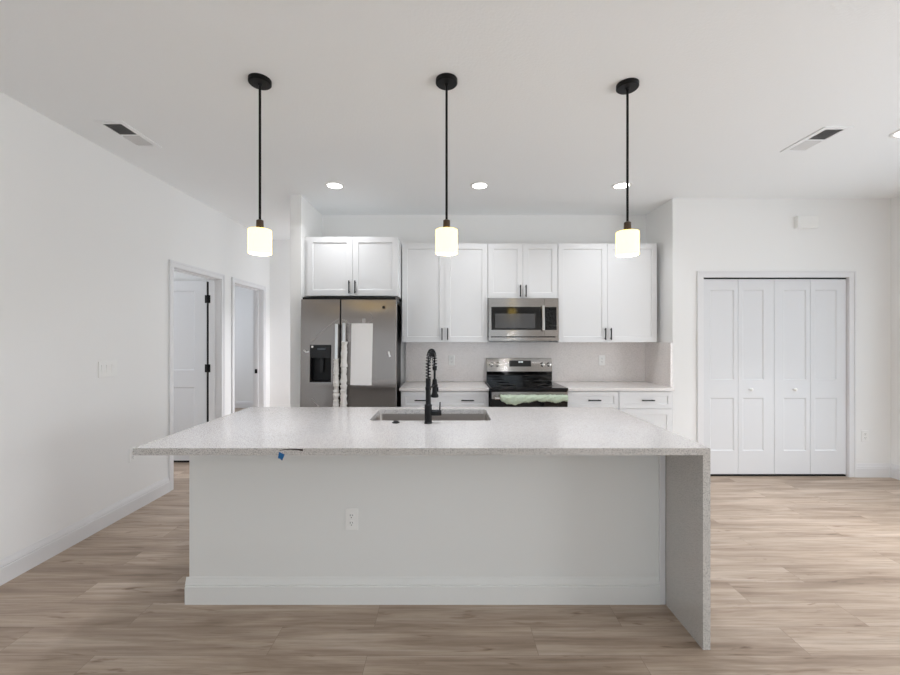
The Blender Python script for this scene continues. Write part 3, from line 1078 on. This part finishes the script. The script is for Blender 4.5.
# leave a drain well in the floor: floor faces
F.append(tuple(3 * n + i for i in range(n)))
F.append(tuple(4 * n + i for i in reversed(range(n))))
MB().add(V, F).build('basin', M['steel_sink'], sk, 0, True)
MB().lathe([(0.045, 0), (0.045, 0.003), (0.034, 0.004), (0.030, 0.001)], ((sx0 + sx1) / 2, (sy0 + sy1) / 2 + .05, tp - sd), 28).build('drain', M['steel_plain'], sk, 0, True)

# faucet
fx, fy = -0.1135, 2.356
fc = thing('faucet', (fx, fy, ZC), 'matte black spring-neck kitchen faucet behind the sink', 'faucet')
fc['label'] = 'matte black spring-neck kitchen faucet standing beside the island sink'
MB().lathe([(0.024, 0.0), (0.024, 0.006), (0.0215, 0.008), (0.0215, 0.108), (0.018, 0.112)], (0, 0, 0), 28).build('base', M['black'], fc, 0, True)
MB().lathe([(0.0150, 0.110), (0.0150, 0.262), (0.013, 0.266)], (0, 0, 0), 24).build('column', M['black'], fc, 0, True)
ux, uy = 0.033, 0.15
R = math.hypot(ux, uy) / 2
ux, uy = ux / (2 * R), uy / (2 * R)
zs = 0.345
path = []
for i in range(14): path.append((0, 0.262 + (zs - 0.262) * i / 13))
for i in range(1, 25):
    a = PI * i / 24
    path.append((R - R * math.cos(a), zs + R * math.sin(a)))
for i in range(1, 4): path.append((2 * R, zs - 0.010 * i))
P3 = [Vector((u * ux, u * uy, z)) for u, z in path]
MB().tube(P3, 0.0045, 12).build('hose', M['black'], fc, 0, True)
# coil
d = [0]
for i in range(1, len(P3)): d.append(d[-1] + (P3[i] - P3[i - 1]).length)
tot = d[-1]
side = Vector((-uy, ux, 0))
hel = []
turns = int(tot / 0.0170)
ns = turns * 12
for s in range(ns + 1):
    q = tot * s / ns
    i = max(k for k in range(len(d)) if d[k] <= q + 1e-9)
    i = min(i, len(P3) - 2)
    f = (q - d[i]) / (d[i + 1] - d[i])
    p = P3[i].lerp(P3[i + 1], f)
    t = (P3[i + 1] - P3[i]).normalized()
    nrm = side.cross(t)
    a = 2 * PI * turns * s / ns
    hel.append(p + side * (0.0135 * math.cos(a)) + nrm * (0.0135 * math.sin(a)))
MB().tube(hel, 0.0031, 7).build('spring', M['black'], fc, 0, True)
ex, ey = 2 * R * ux, 2 * R * uy
MB().lathe([(0.0135, 0.300), (0.0135, 0.322), (0.010, 0.326)], (ex, ey, 0), 20).build('spring_collar', M['black'], fc, 0, True)
MB().tube([(ex, ey, 0.310), (ex, ey, 0.235)], 0.0072, 12).build('lower_hose', M['black'], fc, 0, True)
MB().lathe([(0.011, 0.245), (0.0145, 0.238), (0.0155, 0.20), (0.0165, 0.165), (0.018, 0.155), (0.024, 0.143), (0.024, 0.132), (0.019, 0.130)],
           (ex, ey, 0), 24).build('spray_head', M['black'], fc, 0, True)
MB().box(ex + 0.012, ex + 0.024, ey - 0.008, ey + 0.008, 0.165, 0.195).build('spray_button', M['black'], fc, 0.003)
m = MB()
m.tube([(0.0, 0.0, 0.205), (ex * .9, ey * .9, 0.205)], 0.0055, 10)
m.lathe([(0.0195, 0.198), (0.0195, 0.212)], (ex, ey, 0), 20)
m.lathe([(0.0175, 0.196), (0.0175, 0.214)], (0, 0, 0), 20)
m.build('holder_arm', M['black'], fc, 0, True)
MB().lathe([(0.0165, 0.018), (0.0175, 0.030), (0.0175, 0.074), (0.0150, 0.078)], (0, 0, 0.062), 22, 'X').build('valve', M['black'], fc, 0, True)
m = MB()
m.tube([(0.068, 0, 0.075), (0.070, 0, 0.125)], [0.0045, 0.0038], 10)
m.build('lever', M['black'], fc, 0, True)

# air switch button
ab = MB().lathe([(0.0225, 0), (0.0225, 0.004), (0.018, 0.006), (0.015, 0.006), (0.014, 0.010), (0.002, 0.011)], (0, 0, 0), 28).build('air_switch', M['black'], None, 0, True)
ab.location = ((396 - 447.5) * 2.375 / 400, 2.37, ZC)
tag(ab, 'small round black button on the island slab left of the faucet', 'button')


# ------------------------------------------------------------------ outlets, switches, chime
def outlet(name, label, group='duplex wall outlets'):
    """faces -Y, centred on its own origin"""
    r = thing(name, (0, 0, 0), label, 'outlet', group)
    box('cover_plate', M['plastic'], -0.035, 0.035, -0.006, 0, -0.058, 0.058, r, 0.003)
    for z in (-0.020, 0.020):
        f = MB().lathe([(0.0155, 0), (0.0155, -0.0085)], (0, 0, z), 20, 'Y').build('socket', M['plastic'], r, 0, True)
        s = MB()
        s.box(-0.0075, -0.0050, -0.0092, -0.0080, z - 0.001, z + 0.009); s.box(0.0050, 0.0075, -0.0092, -0.0080, z + 0.001, z + 0.008)
        s.lathe([(0.0026, -0.0080), (0.0026, -0.0092)], (0, 0, z - 0.008), 10, 'Y')
        s.build('slots', M['slot'], f)
    return r


o1 = outlet('outlet', 'white outlet on the white island front below the slab')
o1.location = (-0.514, BY0, 0.450)
dup(o1, (4.26, YC, 0.42), 'white outlet low on the wall right of the closet doors')
dup(o1, (0.047, YB - 0.0210, 1.163), 'white outlet on backsplash between faucet and range')
dup(o1, (1.778, YB - 0.0210, 1.163), 'white outlet on backsplash right of the range')
dup(o1, (WL, 3.272, 0.465), 'white outlet low on left wall, half hidden by island corner', (0, 0, PI / 2))

sw = thing('light_switch', (WL, 3.035, 1.187), 'white three-rocker light switch plate on the left wall', 'light switch')
box('cover_plate', M['plastic'], 0, 0.006, -0.083, 0.083, -0.060, 0.060, sw, 0.002)
for y in (-0.046, 0, 0.046):
    m = MB()
    m.prism([(0.006, -0.033), (0.0065, -0.033), (0.0105, 0.033), (0.006, 0.033)], y - 0.0165, y + 0.0165, 'Y')
    m.build('rocker', M['plastic'], sw)
sw2 = thing('light_switch', (XE, 3.93, 1.39), 'white single switch plate on the right wall at the photo edge', 'light switch')
box('cover_plate', M['plastic'], -0.006, 0, -0.035, 0.035, -0.058, 0.058, sw2, 0.002)
m = MB()
m.prism([(-0.006, -0.033), (-0.0065, -0.033), (-0.0105, 0.033), (-0.006, 0.033)], -0.0165, 0.0165, 'Y')
m.build('rocker', M['plastic'], sw2)

dc = thing('door_chime', (3.645, YC, 2.595), 'white door chime box high on the wall above the closet', 'door chime')
box('cover', M['plastic'], -0.105, 0.105, -0.045, -0.004, -0.060, 0.060, dc, 0.006)
box('back_plate', M['plastic'], -0.108, 0.108, -0.004, 0, -0.063, 0.063, dc)


# ------------------------------------------------------------------ ceiling registers
def register(label, loc, flip):
    r = thing('ceiling_vent', loc, label, 'vent', 'ceiling vents')
    a, b = 0.062, 0.150          # half opening
    m = MB()
    e = 0.034
    m.box(-a - e, -a, -b - e, b + e, -0.007, 0); m.box(a, a + e, -b - e, b + e, -0.007, 0)
    m.box(-a, a, -b - e, -b, -0.007, 0); m.box(-a, a, b, b + e, -0.007, 0)
    m.box(-a, a, -0.006, 0.006, -0.007, 0)
    m.build('frame', M['ceiling'], r, 0.002)
    box('duct', M['vent_dark'], -a, a, -b, b, -0.0012, -0.0004, r)
    k = 0
    y = -b + 0.010
    while y < b - 0.004:
        if abs(y) > 0.012:
            s = MB()
            if y < 0:   # nearer bank: blades lean so that the dark duct shows between them
                s.prism([(y - 0.003, -0.0065), (y - 0.0018, -0.0065), (y + 0.0042, -0.0016), (y + 0.003, -0.0016)], -a, a, 'X')
            else:       # farther bank: blades turned the other way, faces to the room
                s.prism([(y + 0.006, -0.0065), (y + 0.0072, -0.0065), (y - 0.005, -0.0016), (y - 0.006, -0.0016)], -a, a, 'X')
            s.build('louver', M['vent_white'], r)
        y += 0.0125
    return r


v1 = register('white ceiling vent near the left wall', (-2.225, 2.80, CEIL), 1)
dup(v1, (2.635, 2.87, CEIL), 'white ceiling vent on the right before the closet')


# ------------------------------------------------------------------ recessed lights and pendants
def can(label, loc, k):
    r = thing('recessed_light', loc, label, 'ceiling light', 'recessed ceiling lights')
    MB().lathe([(0.066, -0.0005), (0.090, -0.0005), (0.088, -0.006), (0.068, -0.008), (0.066, -0.005)], (0, 0, 0), 36).build('trim_ring', M['plastic'], r, 0, True)
    MB().lathe([(0.0655, -0.0055), (0.0655, -0.0065), (0.001, -0.0068)], (0, 0, 0), 32).build('lens', M['lens'], r)
    d = bpy.data.lights.new('can_lamp', 'AREA')
    d.shape = 'DISK'
    d.size = 0.125
    d.spread = math.radians({'rcan': 80, 'living_fill': 160}.get(k, 125))
    d.energy = 6.0 * tint(k)[0]
    d.color = tint(k)[1]
    o = bpy.data.objects.new('can_lamp', d)
    COL.objects.link(o)
    o.parent = r
    o.location = (0, 0, -0.012)
    return r


c1 = can('round recessed ceiling light nearest the refrigerator, left of three', (-1.052, 3.73, CEIL), 'kcan')
dup(c1, (0.30, 3.73, CEIL), 'round recessed ceiling light between the left and right ones of the kitchen row')
dup(c1, (1.625, 3.73, CEIL), 'round recessed ceiling light just behind the right pendant rod')
c2 = can('round recessed ceiling light cut by the right edge of the photo', (3.17, 2.75, CEIL), 'rcan')
can('unseen recessed ceiling light added on the right beside the camera', (3.09, 0.70, CEIL), 'right_fill')  # fill lamp added out of view
c3 = can('unseen recessed ceiling light added at the rear left of the living area', (-1.2, -3.0, CEIL), 'living_fill')  # this and its two copies are fill lamps added behind the camera
dup(c3, (1.0, -3.0, CEIL), 'unseen recessed ceiling light added at the rear middle of the living area')
dup(c3, (3.09, -3.0, CEIL), 'unseen recessed ceiling light added at the rear right of the living area')
can('unseen recessed ceiling light added round the corner to brighten the hall', (-0.7, 5.28, CEIL), 'hall_fill')  # added lamp out of view, lights the end of the hall


def pendant(label, loc):
    r = thing('pendant_light', loc, label, 'pendant light', 'pendant lights over the island')
    h = -CEIL
    MB().lathe([(0.060, -0.0003), (0.060, -0.019), (0.055, -0.024), (0.012, -0.025), (0.009, -0.034)], (0, 0, 0), 36).build('canopy', M['black'], r, 0, True)
    MB().tube([(0, 0, -0.03), (0, 0, 2.060 + h)], 0.0066, 12).build('rod', M['black'], r, 0, True)
    MB().lathe([(0.011, 2.074 + h), (0.0185, 2.070 + h), (0.0195, 2.040 + h), (0.0190, 2.024 + h), (0.018, 2.017 + h)], (0, 0, 0), 28).build('socket_cap', M['bronze'], r, 0, True)
    z0, z1 = 1.887 + h, 2.018 + h
    MB().lathe([(0.018, z1), (0.056, z1), (0.0595, z1 - 0.002), (0.0605, z1 - 0.005), (0.0605, z0), (0.0570, z0), (0.0570, z1 - 0.012), (0.018, z1 - 0.008), (0.018, z1)],
               (0, 0, 0), 40).build('shade', M['shade'], r, 0, True)
    MB().lathe([(0.012, 2.008 + h), (0.014, 1.99 + h), (0.026, 1.965 + h), (0.026, 1.948 + h), (0.015, 1.930 + h), (0.002, 1.927 + h)], (0, 0, 0), 20).build('bulb', M['bulb'], r, 0, True)
    d = bpy.data.lights.new('pendant_lamp', 'AREA')
    d.shape = 'DISK'
    d.size = 0.10
    d.energy = 2.0 * tint('pdown')[0]
    d.color = tint('pdown')[1]
    o = bpy.data.objects.new('pendant_lamp', d)
    COL.objects.link(o)
    o.parent = r
    o.location = (0, 0, z0 + 0.015)
    return r


p1 = pendant('left of three black rod pendant lights with opal glass shades', (-1.034, 2.205, CEIL))
dup(p1, (-0.005, 2.205, CEIL), 'middle of three black rod pendant lights with opal glass shades')
dup(p1, (1.010, 2.245, CEIL), 'right of three black rod pendant lights with opal glass shades')
